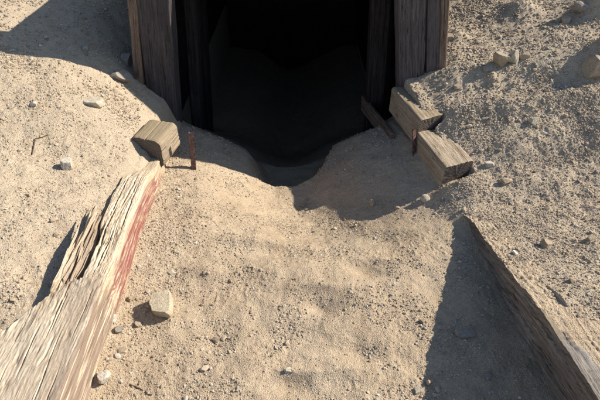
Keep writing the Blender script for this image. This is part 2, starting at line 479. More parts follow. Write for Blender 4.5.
scl = np.stack([rng.uniform(.75, 1.35, n), rng.uniform(.75, 1.35, n), rng.uniform(.5, .9, n)], 1)
P = P * scl[:, None, :] * S[:, None, None]
a = rng.uniform(0, 2 * math.pi, n); ca, sa = np.cos(a)[:, None], np.sin(a)[:, None]
tl_ = rng.uniform(-.5, .5, n)[:, None]
px_, pz_ = P[..., 0] * np.cos(tl_) - P[..., 2] * np.sin(tl_), P[..., 0] * np.sin(tl_) + P[..., 2] * np.cos(tl_)
PX = px_ * ca - P[..., 1] * sa; PY = px_ * sa + P[..., 1] * ca
PV = np.stack([PX + X[:, None], PY + Y[:, None], pz_ + (Z + S * .25)[:, None]], -1).reshape(-1, 3)
PF = (IF[None] + (np.arange(n) * 12)[:, None, None]).reshape(-1, 3)
gravel = mesh_from('gravel', PV, PF, M['gravel'], smooth=False)
tag(gravel, 'loose gravel and grit strewn over the sand', None, None, 'stuff')

# ------------------------------------------------------------------ timber
def loft_beam(name, p0, p1, w, h, mat, parent=None, up=(0, 0, 1), rnd=.012, du=.008, dsn=.005, amp=1.0, seed=0,
              crackn=3, endmat=None, cut0=None, attrs=False, warp=.0, rag0=.004, rag1=.004, sandtop=None):
    """a sawn timber from p0 to p1; w across, h along up; grain and checks are real relief"""
    p0 = np.array(p0, float); p1 = np.array(p1, float)
    L = np.linalg.norm(p1 - p0); ax = (p1 - p0) / L
    upv = np.array(up, float); upv -= ax * upv.dot(ax); upv /= np.linalg.norm(upv)
    sd = np.cross(ax, upv)
    nu = max(int(L / du), 2) + 1
    # profile: rounded rectangle
    pts = []; nrm = []
    rnd = min(rnd, w * .3, h * .3)
    def seg(a, b, nn):
        k = max(int(np.hypot(*(np.subtract(b, a))) / dsn), 1)
        for i in range(k):
            pts.append(np.array(a) + (np.array(b) - np.array(a)) * i / k); nrm.append(nn)
    def arc(c, a0):
        for i in range(4):
            t = a0 + math.pi / 2 * i / 4
            pts.append(np.array([c[0] + rnd * math.cos(t), c[1] + rnd * math.sin(t)])); nrm.append((math.cos(t), math.sin(t)))
    W, H = w / 2, h / 2
    seg((W, -H + rnd), (W, H - rnd), (1, 0)); arc((W - rnd, H - rnd), 0)
    seg((W - rnd, H), (-W + rnd, H), (0, 1)); arc((-W + rnd, H - rnd), math.pi / 2)
    seg((-W, H - rnd), (-W, -H + rnd), (-1, 0)); arc((-W + rnd, -H + rnd), math.pi)
    seg((-W + rnd, -H), (W - rnd, -H), (0, -1)); arc((W - rnd, -H + rnd), 1.5 * math.pi)
    pts = np.array(pts); nrm = np.array(nrm); ns = len(pts)
    s = np.concatenate([[0], np.cumsum(np.linalg.norm(np.diff(pts, axis=0), axis=1))])
    per = s[-1] + np.linalg.norm(pts[-1] - pts[0])
    u = np.linspace(0, L, nu)
    U, S_ = np.meshgrid(u, s, indexing='ij')
    o = seed * 3.7
    dis = .0022 * pn(U * 5 + o, S_ * 70 + o, seed) + .0012 * pn(U * 14, S_ * 190 + o, seed + 1) + .003 * pn(U * 4, S_ * 14 + o, seed + 2)
    r = np.random.default_rng(seed + 5)
    for _ in range(crackn):
        s0 = r.uniform(0, per); u0 = r.uniform(0, L); ln = r.uniform(.1, .5) ; wd = r.uniform(.0018, .004)
        cs = s0 + .012 * pn(U * 6, U * 0 + s0 * 9, seed + 9)
        dis = dis - r.uniform(.004, .012) * np.exp(-((S_ - cs) / wd) ** 2) * np.exp(-((U - u0) / ln) ** 4)
    dis *= amp
    fall = np.minimum(np.minimum(U, L - U) / .01, 1); dis = dis - .003 * (1 - fall)
    prof = pts[None] + nrm[None] * dis[..., None]
    cx = warp * pn(u * 1.5 + o, u * 0 + 1, seed + 3); cy = warp * pn(u * 1.5 + o, u * 0 + 5, seed + 4)
    # ragged / skewed ends
    uu = U.copy()
    rg = pn(prof[..., 0] * 60, prof[..., 1] * 60 + o, seed + 6)
    uu += np.exp(-U / .03) * rg * rag0 - np.exp(-(L - U) / .03) * rg * rag1
    if cut0 is not None:   # cut0: slope of the first end across the width / height
        uu += np.exp(-U / (w * .6)) * (prof[..., 0] * cut0[0] + prof[..., 1] * cut0[1])
    Vx = p0 + uu[..., None] * ax + (prof[..., 0] + cx[:, None])[..., None] * sd + (prof[..., 1] + cy[:, None])[..., None] * upv
    Vv = Vx.reshape(-1, 3); F = grid_faces(nu, ns, True)
    F = F[:, ::-1]
    uv = np.stack([U.ravel(), S_.ravel()], 1)
    ats = {}
    if attrs:
        sand = np.zeros(U.shape)
        if sandtop is not None:
            top = np.clip(nrm[None, :, 1], 0, 1) * np.ones_like(U)
            cl = ss(.05, -.15, pn(U * 9 + o, prof[..., 0] * 9, seed + 8) + .6 - 1.2 * sandtop) * top
            sand = cl
        ats = {'paint': np.zeros(U.size), 'stain': np.zeros(U.size), 'sand': sand.ravel()}
    ob = mesh_from(name, Vv, F, mat, parent, uv, attrs=ats)
    # ends
    em = endmat or mat
    rr = np.array([1, .93, .85, .72, .58, .44, .3, .16, .02])
    for e, row in ((0, 0), (1, nu - 1)):
        ring = Vx[row]; c = ring.mean(0)
        q = c + (ring - c)[None] * rr[:, None, None]
        q2 = (np.stack([(prof[row] * k) for k in rr]))
        bumpn = .0018 * pn(q2[..., 0] * 50, q2[..., 1] * 50 + o, seed + 12) + .0012 * pn(q2[..., 0] * 140, q2[..., 1] * 140, seed + 13)
        q = q + (ax * (1 if e else -1))[None, None] * (bumpn * (1 - (rr > .99))[:, None])[..., None]
        Fe = grid_faces(len(rr), ns, True)
        if e == 0: Fe = Fe[:, ::-1]
        uve = q2.reshape(-1, 2) + np.array([.012, .02])
        ends.append((q.reshape(-1, 3), Fe, uve, em, ob))
    return ob
ends = []
def merge_ends():
    """put the sawn ends into the same mesh as their timber, with their own material"""
    by = {}
    for q, F, uv, em, ob in ends: by.setdefault(ob.name, []).append((q, F, uv, em, ob))
    for nm, lst in by.items():
        ob = lst[0][4]; me = ob.data
        nv = len(me.vertices); nf = len(me.polygons)
        V0 = np.empty(nv * 3, np.float32); me.vertices.foreach_get('co', V0); V0 = V0.reshape(-1, 3)
        F0 = np.empty(nf * 4, np.int32); me.loops.foreach_get('vertex_index', F0); F0 = F0.reshape(-1, 4)
        UV0 = np.empty(nf * 8, np.float32); me.uv_layers[0].data.foreach_get('uv', UV0); UV0 = UV0.reshape(-1, 2)
        at = {}
        for k in ('paint', 'stain', 'sand'):
            if k in me.attributes:
                v = np.empty(nv, np.float32); me.attributes[k].data.foreach_get('value', v); at[k] = v
        Vs, Fs, UVs, mi = [V0], [F0], [UV0], [np.zeros(nf, np.int32)]
        base = nv
        for q, F, uv, em, _ in lst:
            Vs.append(q); Fs.append(F + base); base += len(q); UVs.append(uv[F.ravel()]); mi.append(np.ones(len(F), np.int32))
        Vn = np.concatenate(Vs); Fn = np.concatenate(Fs)
        mat0 = me.materials[0]
        o2 = mesh_from(nm + '_tmp', Vn, Fn, mat0, attrs={k: np.concatenate([v, np.zeros(len(Vn) - nv)]) for k, v in at.items()}, link=False)
        m2 = o2.data
        l = m2.uv_layers.new(name='UVMap'); l.data.foreach_set('uv', np.concatenate(UVs).astype(np.float32).ravel())
        m2.materials.append(lst[0][3]); m2.polygons.foreach_set('material_index', np.concatenate(mi))
        ob.data = m2; bpy.data.objects.remove(o2); bpy.data.meshes.remove(me); m2.name = nm

# ---- the big weathered log on the left
def left_log():
    du = .004
    yv = np.arange(.28, 2.36, du)
    ni, nt_, no = 150, 300, 26
    brk = 1.13
    W = np.full(len(yv), .46)
    WF = np.interp(yv, [1.0, 1.30, 1.5, 1.6, 2.72], [.185, .18, .155, .13, .12])
    Yc, VI = np.meshgrid(yv, np.linspace(0, 1, nt_), indexing='ij')
    Wd = W[:, None] * VI
    # ragged break line of the near half
    bl = brk + .035 * pn(Wd * 16, Wd * 0 + 2, 51) + .02 * pn(Wd * 60, Wd * 0 + 7, 52) - .22 * ss(.11, .31, Wd)
    near = ss(.006, -.006, Yc - bl)
    Tn = .212 + .008 * ss(.9, 1.12, Yc) * ss(.2, .05, Wd) - .015 * ss(.30, .46, Wd) + .005 * pn(Yc * 3, Wd * 9, 53)
    base_far = np.interp(Yc, [1.0, 1.15, 1.5, 1.85, 2.02, 2.3, 2.72], [.222, .218, .185, .152, .092, .07, .06])
    wf = WF[:, None] + .012 * pn(Yc * 6, Yc * 0 + 9, 54) + .006 * pn(Yc * 25, Yc * 0 + 2, 50) * ss(1.7, 1.3, Yc)
    hollow = ss(1.10, 1.14, Yc) * ss(1.48, 1.34, Yc + .03 * pn(Wd * 60, Yc * 4, 59))
    Tf = base_far - .095 * np.exp(-((Wd - .112 - .012 * pn(Yc * 9, Yc * 0, 60)) / .015) ** 4) * hollow
    for k_, (v0, y0, y1, dp) in enumerate(((.052, 1.16, 1.45, .03), (.080, 1.22, 1.62, .035), (.025, 1.38, 1.75, .016), (.095, 1.50, 1.9, .025), (.060, 1.58, 1.9, .02), (.038, 1.2, 1.34, .02))):
        cv = v0 + .012 * pn(Yc * 3.1, Yc * 0 + k_ * 3.1, 61) + .0022 * pn(Yc * 34, Yc * 0 + k_, 58) + .003 * pn(Yc * 13, Wd * 0 + k_ * 2.3, 48)
        Tf = Tf - .75 * dp * np.exp(-((Wd - cv) / (.0022 + .004 * np.abs(pn(Yc * 9, Yc * 0 + k_ * 1.7, 47)))) ** 2) * ss(y0, y0 + .08, Yc) * ss(y1, y1 - .12, Yc)
    # the standing splinter along the outer edge, its tip torn off in fibres
    tip = 1.53 - 1.6 * np.abs(Wd - .158) + .22 * pn(Wd * 90, Wd * 0 + 4, 62) + .12 * pn(Wd * 210, Wd * 0 + 8, 45)
    spl = ss(1.065, 1.10, Yc + .05 * pn(Wd * 80, Wd * 0, 57) + .03 * pn(Wd * 200, Wd * 0, 44)) * ss(.05, -.01, Yc - tip) * ss(.118, .126, Wd)
    rid = np.abs(pn(Yc * .8, Wd * 75, 56)) + .6 * np.abs(pn(Yc * 1.5, Wd * 190, 43))
    Tf = Tf - .035 * spl * (.7 + rid)
    Tf = Tf - .03 * ss(.118, .13, Wd) * (1 - spl) * ss(1.7, 1.5, Yc)
    Tf = np.where(Wd > wf, .02, Tf)
    hollow_break = .15 * np.exp(-((Yc - brk + .01) / .022) ** 2) * np.exp(-((Wd - .145) / .04) ** 4)
    T = near * Tn + (1 - near) * (Tf - hollow_break)
    # grain relief
    fib = 1 + .9 * (1 - near) * ss(2.1, 1.6, Yc)
    gr = (fib - .86 * near) * (.0011 * pn(Yc * 4, Wd * 60, 64) + .0014 * pn(Yc * 8, Wd * 170, 65) + .0009 * pn(Yc * 22, Wd * 330, 55)) + .0014 * pn(Yc * 45, Wd * 130, 66) * fib
    r = np.random.default_rng(4)
    for _ in range(50):
        v0 = r.uniform(.0, .44); y0 = r.uniform(.4, 1.9); ln = r.uniform(.02, .16); wd = r.uniform(.0012, .0022)
        cv = v0 + .014 * pn(Yc * 5, Yc * 0 + v0 * 31, 67)
        gr = gr - r.uniform(.003, .010) * np.exp(-((Wd - cv) / wd) ** 2) * np.exp(-((Yc - y0) / ln) ** 4)
    gr = gr - .007 * np.maximum(pn(Yc * 20, Wd * 45, 68) - .25, 0) * 2
    # two cross checks on the near half
    for y0, sl in ((.84, .06),):
        gr = gr - .004 * near * np.exp(-((Yc - y0 - sl * Wd - .016 * pn(Wd * 14, Wd * 0, 69)) / .0045) ** 2) * ss(.16, .22, Wd) * ss(-.1, .2, pn(Wd * 22, Wd * 0 + 3, 46))
    gr = gr + .007 * pn(Yc * 38, Wd * 55, 41) * np.exp(-((Yc - bl + .02) / .035) ** 2) * near
    T = T + gr
    T = T - .006 * np.exp(-(Wd / .006) ** 2)
    xl = XL(Yc)
    topV = np.stack([xl - Wd, Yc, T], -1)
    # inner face
    zb = -.22
    k = np.linspace(0, 1, ni)[None, :-1]
    Yi = yv[:, None] + 0 * k
    Zi = zb + (T[:, :1] - zb) * k
    di = .003 * pn(Yi * 4, Zi * 60, 70) + .002 * pn(Yi * 10, Zi * 170, 71) + .005 * pn(Yi * 3, Zi * 12, 72)
    for _ in range(10):
        z0 = r.uniform(0, .2); y0 = r.uniform(.5, 2); 
        di = di - .008 * np.exp(-((Zi - z0 - .008 * pn(Yi * 5, Yi * 0 + z0 * 40, 73)) / .0022) ** 2) * np.exp(-((Yi - y0) / .25) ** 4)
    inV = np.stack([XL(Yi) + di + .004 - .012 * k ** 6, Yi, Zi], -1)
    ko = np.linspace(0, 1, no)[None, 1:]
    Yo = yv[:, None] + 0 * ko
    Zo = T[:, -1:] + (-.12 - T[:, -1:]) * ko
    ouV = np.stack([XL(Yo) - W[:, None] - .01 * np.sin(ko * 3.1) - .003 * pn(Yo * 5, Zo * 60, 74), Yo, Zo], -1)
    A = np.concatenate([inV, topV, ouV], 1)
    nr, nc = A.shape[:2]
    s = np.concatenate([-(np.linspace(.42, 0, ni)[:-1]), np.linspace(0, .46, nt_), .46 + np.linspace(0, .3, no)[1:]])
    uv = np.stack([A[..., 1], 1 + s[None] + 0 * A[..., 1]], -1).reshape(-1, 2)
    face = np.concatenate([np.ones(ni - 1), np.zeros(nt_ + no - 1)])[None]
    Ya = A[..., 1]; Za = A[..., 2]
    q_ = np.minimum((Ya - 1.13) / .25, (2.05 - Ya) / .35) + 1.1 * pn(Ya * 5, Za * 75, 80) + .7 * pn(Ya * 16, Za * 190, 81) + .4 * pn(Ya * 60, Za * 200, 85)
    kf = np.concatenate([np.linspace(0, 1, ni)[:-1], np.ones(nt_ + no - 1)])[None] + .06 * pn(Ya * 7, s[None] * 60 + Ya * 0, 87)
    paint = face * ss(-.02, .14, q_ - .0) * ss(.95, .86, kf)
    rim = np.concatenate([np.zeros(ni - 1), np.exp(-np.linspace(0, .35, nt_) / .016), np.zeros(no - 1)])[None]
    paint = np.clip(paint + .0 * rim * ss(1.2, 1.35, Ya) * ss(1.9, 1.7, Ya), 0, 1)
    nearrim = np.concatenate([np.linspace(.75, .9, ni - 1), np.exp(-np.linspace(0, .35, nt_) / .05) * .9, np.zeros(no - 1)])[None]
    stain = nearrim * ss(1.25, 1.0, Ya) * ss(-.30, .10, pn(Ya * 4, (s[None] + Ya * 0) * 45, 82) + .6 * pn(Ya * 7, (s[None] + Ya * 0) * 170, 84) + .3 * pn(Ya * 14, (s[None] + Ya * 0) * 300, 86) + .12)
    stain = np.clip(stain + (1 - face) * .55 * ss(.10, .125, (s[None] + Ya * 0)) * ss(.2, .18, (s[None] + Ya * 0)) * ss(1.07, 1.11, Ya) * ss(1.55, 1.4, Ya), 0, 1)
    sandm = ss(1.75, 2.2, Ya + .2 * pn(Ya * 8, s[None] * 14 + Ya * 0, 83)) * .75
    o = mesh_from('timber', A.reshape(-1, 3), grid_faces(nr, nc)[:, ::-1], M['log'], uv=uv,
                  attrs={'paint': paint.ravel(), 'stain': stain.ravel(), 'sand': sandm.ravel()})
    # torn slivers standing along the outer edge of the break: one part
    r = np.random.default_rng(23)
    SV, SF, SU, SS = [], [], [], []
    for k in range(46):
        v0 = r.uniform(.118, .192); outer = (v0 - .118) / .074
        y0 = r.uniform(1.055, 1.20) if r.random() < .7 else r.uniform(1.15, 1.32)
        ln = r.uniform(.10, .34) * (1.15 - .5 * abs(outer - .6)); w = r.uniform(.004, .011); h = r.uniform(.012, .030)
        z0 = .165 + .045 * outer * r.uniform(.6, 1.15) + r.uniform(-.012, .006)
        tilt = r.uniform(-.03, .05); yaw = r.normal() * .035; roll = r.uniform(-.5, .5)
        npf = 6; a = np.sort(r.uniform(0, 2 * math.pi, npf)); pr = np.stack([np.cos(a) * w, np.sin(a) * h], 1) * r.uniform(.75, 1.1, (npf, 1))
        pr = np.stack([pr[:, 0] * math.cos(roll) - pr[:, 1] * math.sin(roll), pr[:, 0] * math.sin(roll) + pr[:, 1] * math.cos(roll)], 1)
        m = 16; t = np.linspace(0, 1, m)
        tp = np.clip(np.minimum(t / r.uniform(.04, .15), (1 - t) / r.uniform(.12, .5)), .05, 1) ** .8
        bend = .010 * pn(t * 2.2 + k * 5.1, t * 0, 110)
        e0 = r.uniform(-.03, .0, npf); e1 = r.uniform(-.01, .05, npf)
        ring = np.empty((m, npf, 3))
        yy = y0 + t[:, None] * ln + e0[None] * (1 - t[:, None]) ** 6 + e1[None] * t[:, None] ** 6
        jit = .0012 * pn(yy * 40, np.arange(npf)[None] * 2.3 + k * 3, 111)
        ring[..., 0] = XL(yy) - v0 + pr[None, :, 0] * tp[:, None] + yaw * (yy - y0) + bend[:, None] + jit
        ring[..., 1] = yy
        ring[..., 2] = z0 + pr[None, :, 1] * tp[:, None] + tilt * (yy - y0) - .06 * np.maximum(yy - 1.34, 0) + jit
        b0 = sum(len(q) for q in SV)
        SV.append(ring.reshape(-1, 3)); SF.append(grid_faces(m, npf, True) + b0)
        capf = np.array([(0, 1, 2, 3), (0, 3, 4, 5)]); SF.append(capf[:, ::-1] + b0); SF.append(capf + b0 + (m - 1) * npf)
        SU.append(np.stack([yy, np.tile(np.arange(npf) * .012 + k * .09, (m, 1))], -1).reshape(-1, 2))
        SS.append(np.full(m * npf, r.uniform(.0, .62)))
    SV = np.concatenate(SV); SS = np.concatenate(SS)
    mesh_from('splintered_wood', SV, np.concatenate(SF), M['log'], o, np.concatenate(SU), smooth=False,
              attrs={'paint': 0 * SS, 'stain': SS, 'sand': 0 * SS})
    tag(o, 'bleached splintered timber with red painted inner face along left of path', 'timber')
    return o
left_log()

# ---- right retaining timber, face in shade
def right_timber():
    yv = np.arange(.28, 1.76, .004)
    T0 = np.interp(yv, RTY, RTZ)
    T0 = T0 + .008 * pn(yv * 9, yv * 0, 90) + .007 * pn(yv * 30, yv * 0, 91) + .005 * pn(yv * 90, yv * 0, 92)
    nf, ntp, nb = 170, 60, 12
    k = np.linspace(0, 1, nf)[None]
    Yf = yv[:, None] + 0 * k
    zb = -.12
    Zf = zb + (T0[:, None] - zb) * k
    lean = np.interp(Yf, [.28, 1.3, 1.75], [.062, .060, .02])
    Xf = XR(Yf) - .004 - lean * np.clip(Zf, -.05, .4) / .24
    dis = .010 * pn(Yf * 3.2, (Zf + .14 * Yf) * 26, 93) + .009 * pn(Yf * 5, (Zf + .14 * Yf) * 62, 94) + .0035 * pn(Yf * 15, Zf * 180, 95)
    r = np.random.default_rng(9)
    for _ in range(16):
        z0 = r.uniform(-.03, .26); y0 = r.uniform(.5, 1.6); ln = r.uniform(.08, .35); wd = r.uniform(.002, .005)
        zc = z0 + (.14 * (1.0 - Yf)) + .016 * pn(Yf * 4, Yf * 0 + z0 * 50, 96)
        dis = dis - r.uniform(.006, .018) * np.exp(-((Zf - zc) / wd) ** 2) * np.exp(-((Yf - y0) / ln) ** 4)
    # splinter lines step the lower half outwards
    dis = dis + .010 * ss(.0, .02, .33 * T0[:, None] - Zf + .03 * pn(Yf * 3, Yf * 0, 97))
    Fv = np.stack([Xf - dis, Yf, Zf], -1)
    v = np.linspace(0, 1, ntp)[None, 1:]
    Yt = yv[:, None] + 0 * v
    wtop = .17
    Xt = Fv[:, -1:, 0] + v * wtop
    Zt = T0[:, None] + .003 * pn(Yt * 5, v * 14, 98) + .002 * pn(Yt * 14, v * 34, 99) - .004 * np.maximum(pn(Yt * 6, v * 22, 100) - .2, 0) * 4 * ss(1.0, .9, Yt) + ss(.85, .95, Yt) * (.007 * pn(Xt * 40, Yt * 40, 103) + .004 * pn(Xt * 95, Yt * 95, 104))
    Tv = np.stack([Xt, Yt, Zt], -1)
    b = np.linspace(0, 1, nb)[None, 1:]
    Yb = yv[:, None] + 0 * b
    Bv = np.stack([Xt[:, -1:] + 0 * b, Yb, Zt[:, -1:] + (zb - Zt[:, -1:]) * b], -1)
    A = np.concatenate([Fv, Tv, Bv], 1); nr, nc = A.shape[:2]
    s = np.concatenate([np.linspace(-.36, 0, nf), np.linspace(0, .17, ntp)[1:], .17 + np.linspace(0, .3, nb)[1:]])
    uv = np.stack([A[..., 1], 2 + s[None] + (.14 * A[..., 1]) * (s[None] <= 0)], -1).reshape(-1, 2)
    top = np.concatenate([np.zeros(nf - 3), np.ones(ntp + 2), np.zeros(nb - 1)])[None] * ss(.84, 1.0, A[..., 1] + .3 * pn(A[..., 1] * 9, A[..., 0] * 40, 101))
    me_at = {'paint': np.zeros(A[..., 0].size), 'stain': np.zeros(A[..., 0].size), 'sand': (top * .9).ravel()}
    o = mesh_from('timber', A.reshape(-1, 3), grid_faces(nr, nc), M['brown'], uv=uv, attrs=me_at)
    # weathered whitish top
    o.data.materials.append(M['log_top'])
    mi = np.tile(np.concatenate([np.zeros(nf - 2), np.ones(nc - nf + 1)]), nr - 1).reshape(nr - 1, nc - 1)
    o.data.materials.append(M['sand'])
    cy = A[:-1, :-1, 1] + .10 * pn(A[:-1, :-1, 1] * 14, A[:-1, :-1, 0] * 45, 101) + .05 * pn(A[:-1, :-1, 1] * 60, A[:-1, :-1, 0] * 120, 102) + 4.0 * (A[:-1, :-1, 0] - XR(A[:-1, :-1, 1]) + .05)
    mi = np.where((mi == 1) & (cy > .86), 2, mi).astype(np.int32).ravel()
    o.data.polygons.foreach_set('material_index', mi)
    tag(o, 'dark brown weathered timber holding back the right bank, its face in shade', 'timber')
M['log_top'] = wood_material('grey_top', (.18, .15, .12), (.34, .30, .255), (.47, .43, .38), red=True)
right_timber()

# ---- short squared blocks beside the opening
def block(p0, p1, w, h, label, seed, **kw):
    o = loft_beam('timber_block', p0, p1, w, h, M['block'], du=.005, dsn=.004, seed=seed, endmat=M['end'], attrs=True, **kw)
    tag(o, label, 'timber block', 'squared timber blocks beside the opening')
    return o
block((-.862, 2.130, .118), (-.815, 2.33, .120), .190, .170, 'timber block left of the opening with dark knotted end, beside the upright stake', 31, rnd=.034, amp=1.3, rag0=.005, sandtop=.85, cut0=(-.1, .05))
block((.795, 2.375, .115), (.70, 2.78, .12), .195, .185, 'timber block right of the opening, upper of two, nearest the upright boards', 37, rnd=.020, amp=1.5, rag0=.003, sandtop=.75, cut0=(.25, 0))
block((.872, 2.005, .035), (.79, 2.36, .035), .190, .185, 'timber block right of the opening, lower of two, with ridged pale top', 41, rnd=.018, amp=1.4, rag0=.003, sandtop=.10, cut0=(.15, 0))

# ------------------------------------------------------------------ the timbered portal and tunnel
portal = tag(empty('mine_portal', (-.1, 2.75, 0)), 'dark timbered mine opening framed by upright weathered boards', 'mine entrance')
PO = np.array([-.1, 2.75, 0])
def pb(name, p0, p1, w, h, mat, **kw):
    kw.setdefault('du', .012); kw.setdefault('dsn', .008)
    if mat in ('grey', 'grey_dark', 'strip'): kw['attrs'] = True
    return loft_beam(name, np.array(p0) - PO, np.array(p1) - PO, w, h, M[mat], parent=portal, **kw)
HT = 1.06
# front posts: w runs across, h along +Y
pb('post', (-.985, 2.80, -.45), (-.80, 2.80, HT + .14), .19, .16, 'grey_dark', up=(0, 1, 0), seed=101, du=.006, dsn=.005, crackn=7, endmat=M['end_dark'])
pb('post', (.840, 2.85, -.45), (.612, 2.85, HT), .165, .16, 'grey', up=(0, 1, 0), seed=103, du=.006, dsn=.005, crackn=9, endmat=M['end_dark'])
pb('plank', (.925, 2.83, -.05), (.735, 2.83, HT), .085, .10, 'grey', up=(0, 1, 0), seed=104, du=.006, dsn=.005, crackn=5, endmat=M['end_dark'])
pb('plank', (-1.095, 2.75, -.1), (-.905, 2.75, HT + .14), .062, .05, 'strip', up=(0, 1, 0), seed=105, du=.006, dsn=.005, crackn=4)
pb('plank', (.955, 2.80, .1), (.81, 2.80, HT), .055, .04, 'strip', up=(0, 1, 0), seed=106, du=.006, dsn=.005, crackn=4)
pb('cap', (-.90, 3.00, HT - .10), (.72, 3.00, HT - .10), .15, .16, 'grey', seed=107, crackn=5, endmat=M['end_dark'])
# inner sets
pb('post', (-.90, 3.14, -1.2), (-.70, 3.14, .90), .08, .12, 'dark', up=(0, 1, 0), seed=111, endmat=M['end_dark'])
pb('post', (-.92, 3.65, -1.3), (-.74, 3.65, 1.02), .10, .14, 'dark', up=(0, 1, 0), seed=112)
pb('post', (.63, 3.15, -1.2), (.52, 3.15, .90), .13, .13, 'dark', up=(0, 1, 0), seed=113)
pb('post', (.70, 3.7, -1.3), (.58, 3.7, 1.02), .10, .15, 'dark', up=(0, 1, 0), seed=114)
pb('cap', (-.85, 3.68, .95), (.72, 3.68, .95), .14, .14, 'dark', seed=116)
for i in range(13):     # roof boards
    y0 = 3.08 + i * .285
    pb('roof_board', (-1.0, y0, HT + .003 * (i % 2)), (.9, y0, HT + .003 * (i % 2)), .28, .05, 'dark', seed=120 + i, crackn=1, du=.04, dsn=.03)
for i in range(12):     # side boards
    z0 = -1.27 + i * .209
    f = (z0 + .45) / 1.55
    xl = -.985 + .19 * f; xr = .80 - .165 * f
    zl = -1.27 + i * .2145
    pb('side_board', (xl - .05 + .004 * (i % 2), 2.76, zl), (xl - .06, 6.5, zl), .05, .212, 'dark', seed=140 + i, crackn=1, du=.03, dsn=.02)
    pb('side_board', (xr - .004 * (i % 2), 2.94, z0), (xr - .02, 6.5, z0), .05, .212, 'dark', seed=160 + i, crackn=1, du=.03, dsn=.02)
# end of the tunnel: rough rock
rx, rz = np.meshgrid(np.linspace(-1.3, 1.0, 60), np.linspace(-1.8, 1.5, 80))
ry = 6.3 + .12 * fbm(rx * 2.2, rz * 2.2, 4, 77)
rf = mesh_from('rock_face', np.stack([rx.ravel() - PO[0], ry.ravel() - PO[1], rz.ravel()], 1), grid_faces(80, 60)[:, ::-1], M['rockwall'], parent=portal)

side = loft_beam('plank', (.605, 2.50, -.05), (.50, 3.25, -.16), .03, .12, M['strip'], seed=181, attrs=True, crackn=2)
tag(side, 'narrow plank lying just inside the opening along its right wall', 'plank')

# ------------------------------------------------------------------ steel stakes
def stake(base, top, label, seed, turn):
    """angle iron: two flanges with thickness, slightly burred top"""
    base = np.array(base); top = np.array(top); L = np.linalg.norm(top - base)
    ax = (top - base) / L
    a_ = np.array([math.cos(turn), math.sin(turn), 0]); a_ -= ax * a_.dot(ax); a_ /= np.linalg.norm(a_)
    b_ = np.cross(ax, a_)
    f, t = .026, .005
    prof = np.array([(0, 0), (f * .33, 0), (f * .66, 0), (f, 0), (f, t), (f * .6, t), (t * 1.3, t), (t, t * 1.3), (t, f * .6), (t, f), (0, f), (0, f * .66), (0, f * .33)])
    nu = 60; u = np.linspace(0, 1, nu)
    U, K = np.meshgrid(u, np.arange(len(prof)), indexing='ij')
    jit = .0007 * pn(U * 40, K * .7, seed)
    P2 = prof[None] + jit[..., None]
    Vv = base + (U * L + (U > .99) * .004 * pn(K * .9, K * 0., seed + 2))[..., None] * ax + P2[..., 0:1] * a_ + P2[..., 1:2] * b_
    Fq = grid_faces(nu, len(prof), True)
    # top cap quads
    o_ = (nu - 1) * len(prof)
    cap = np.array([(0, 1, 6, 7), (1, 2, 5, 6), (2, 3, 4, 5), (0, 7, 8, 12), (12, 8, 9, 11), (11, 9, 10, 10)])
    cap = np.array([c for c in cap[:5]] + [(11, 9, 10, 11)][:0]) + o_
    ob = mesh_from('stake', Vv.reshape(-1, 3), np.concatenate([Fq, cap]), M['rust'], smooth=False)
    return tag(ob, label, 'stake', 'rusty steel stakes beside the opening')
stake((-.655, 2.185, -.12), (-.632, 2.205, .195), 'rusty angle iron stake standing upright in the sand left of the opening', 5, .35)
stake((.722, 2.235, -.18), (.690, 2.315, .150), 'rusty stake leaning against the blocks right of the opening', 8, 2.2)

# ------------------------------------------------------------------ single stones
RV, RF = ico(4)
def stone(px, py, sx, sy, sz, mat, label, seed, rot=0, sink=.30, planes=7, sharp=.97, name='rock', group='stones lying on the sand'):
    r = np.random.default_rng(seed)
    v = RV.copy()
    dirs = [(1, 0, 0), (-1, 0, 0), (0, 1, 0), (0, -1, 0), (0, 0, 1), (0, 0, -1)]
    for q in range(planes + 5):
        if q < 6:
            d = np.array(dirs[q]) + r.normal(size=3) * .28; c = r.uniform(.50, .66)
        else:
            d = r.normal(size=3); c = r.uniform(.60, .84)
        d = d / np.linalg.norm(d)
        h = v @ d - c
        v = v - np.maximum(h, 0)[:, None] * d[None] * sharp
    v = v + RV * (.035 * pn(RV[:, 0] * 3 + seed, RV[:, 1] * 3 + RV[:, 2] * 1.7, seed) + .018 * pn(RV[:, 0] * 8 + seed, RV[:, 1] * 8 + RV[:, 2] * 5, seed + 1)
                  + .011 * pn(RV[:, 0] * 22 + seed, RV[:, 1] * 22 + RV[:, 2] * 13, seed + 2))[:, None]
    v = v / np.abs(v).max(0)
    v = v * np.array([sx, sy, sz]) / 2
    c, s = math.cos(rot), math.sin(rot)
    v = np.stack([v[:, 0] * c - v[:, 1] * s, v[:, 0] * s + v[:, 1] * c, v[:, 2]], 1)
    p = ground_at(px, py)
    o = mesh_from(name, v, RF, M[mat])
    o.location = (p[0], p[1], p[2] + sz * (.5 - sink))
    return tag(o, label, 'rock', group)

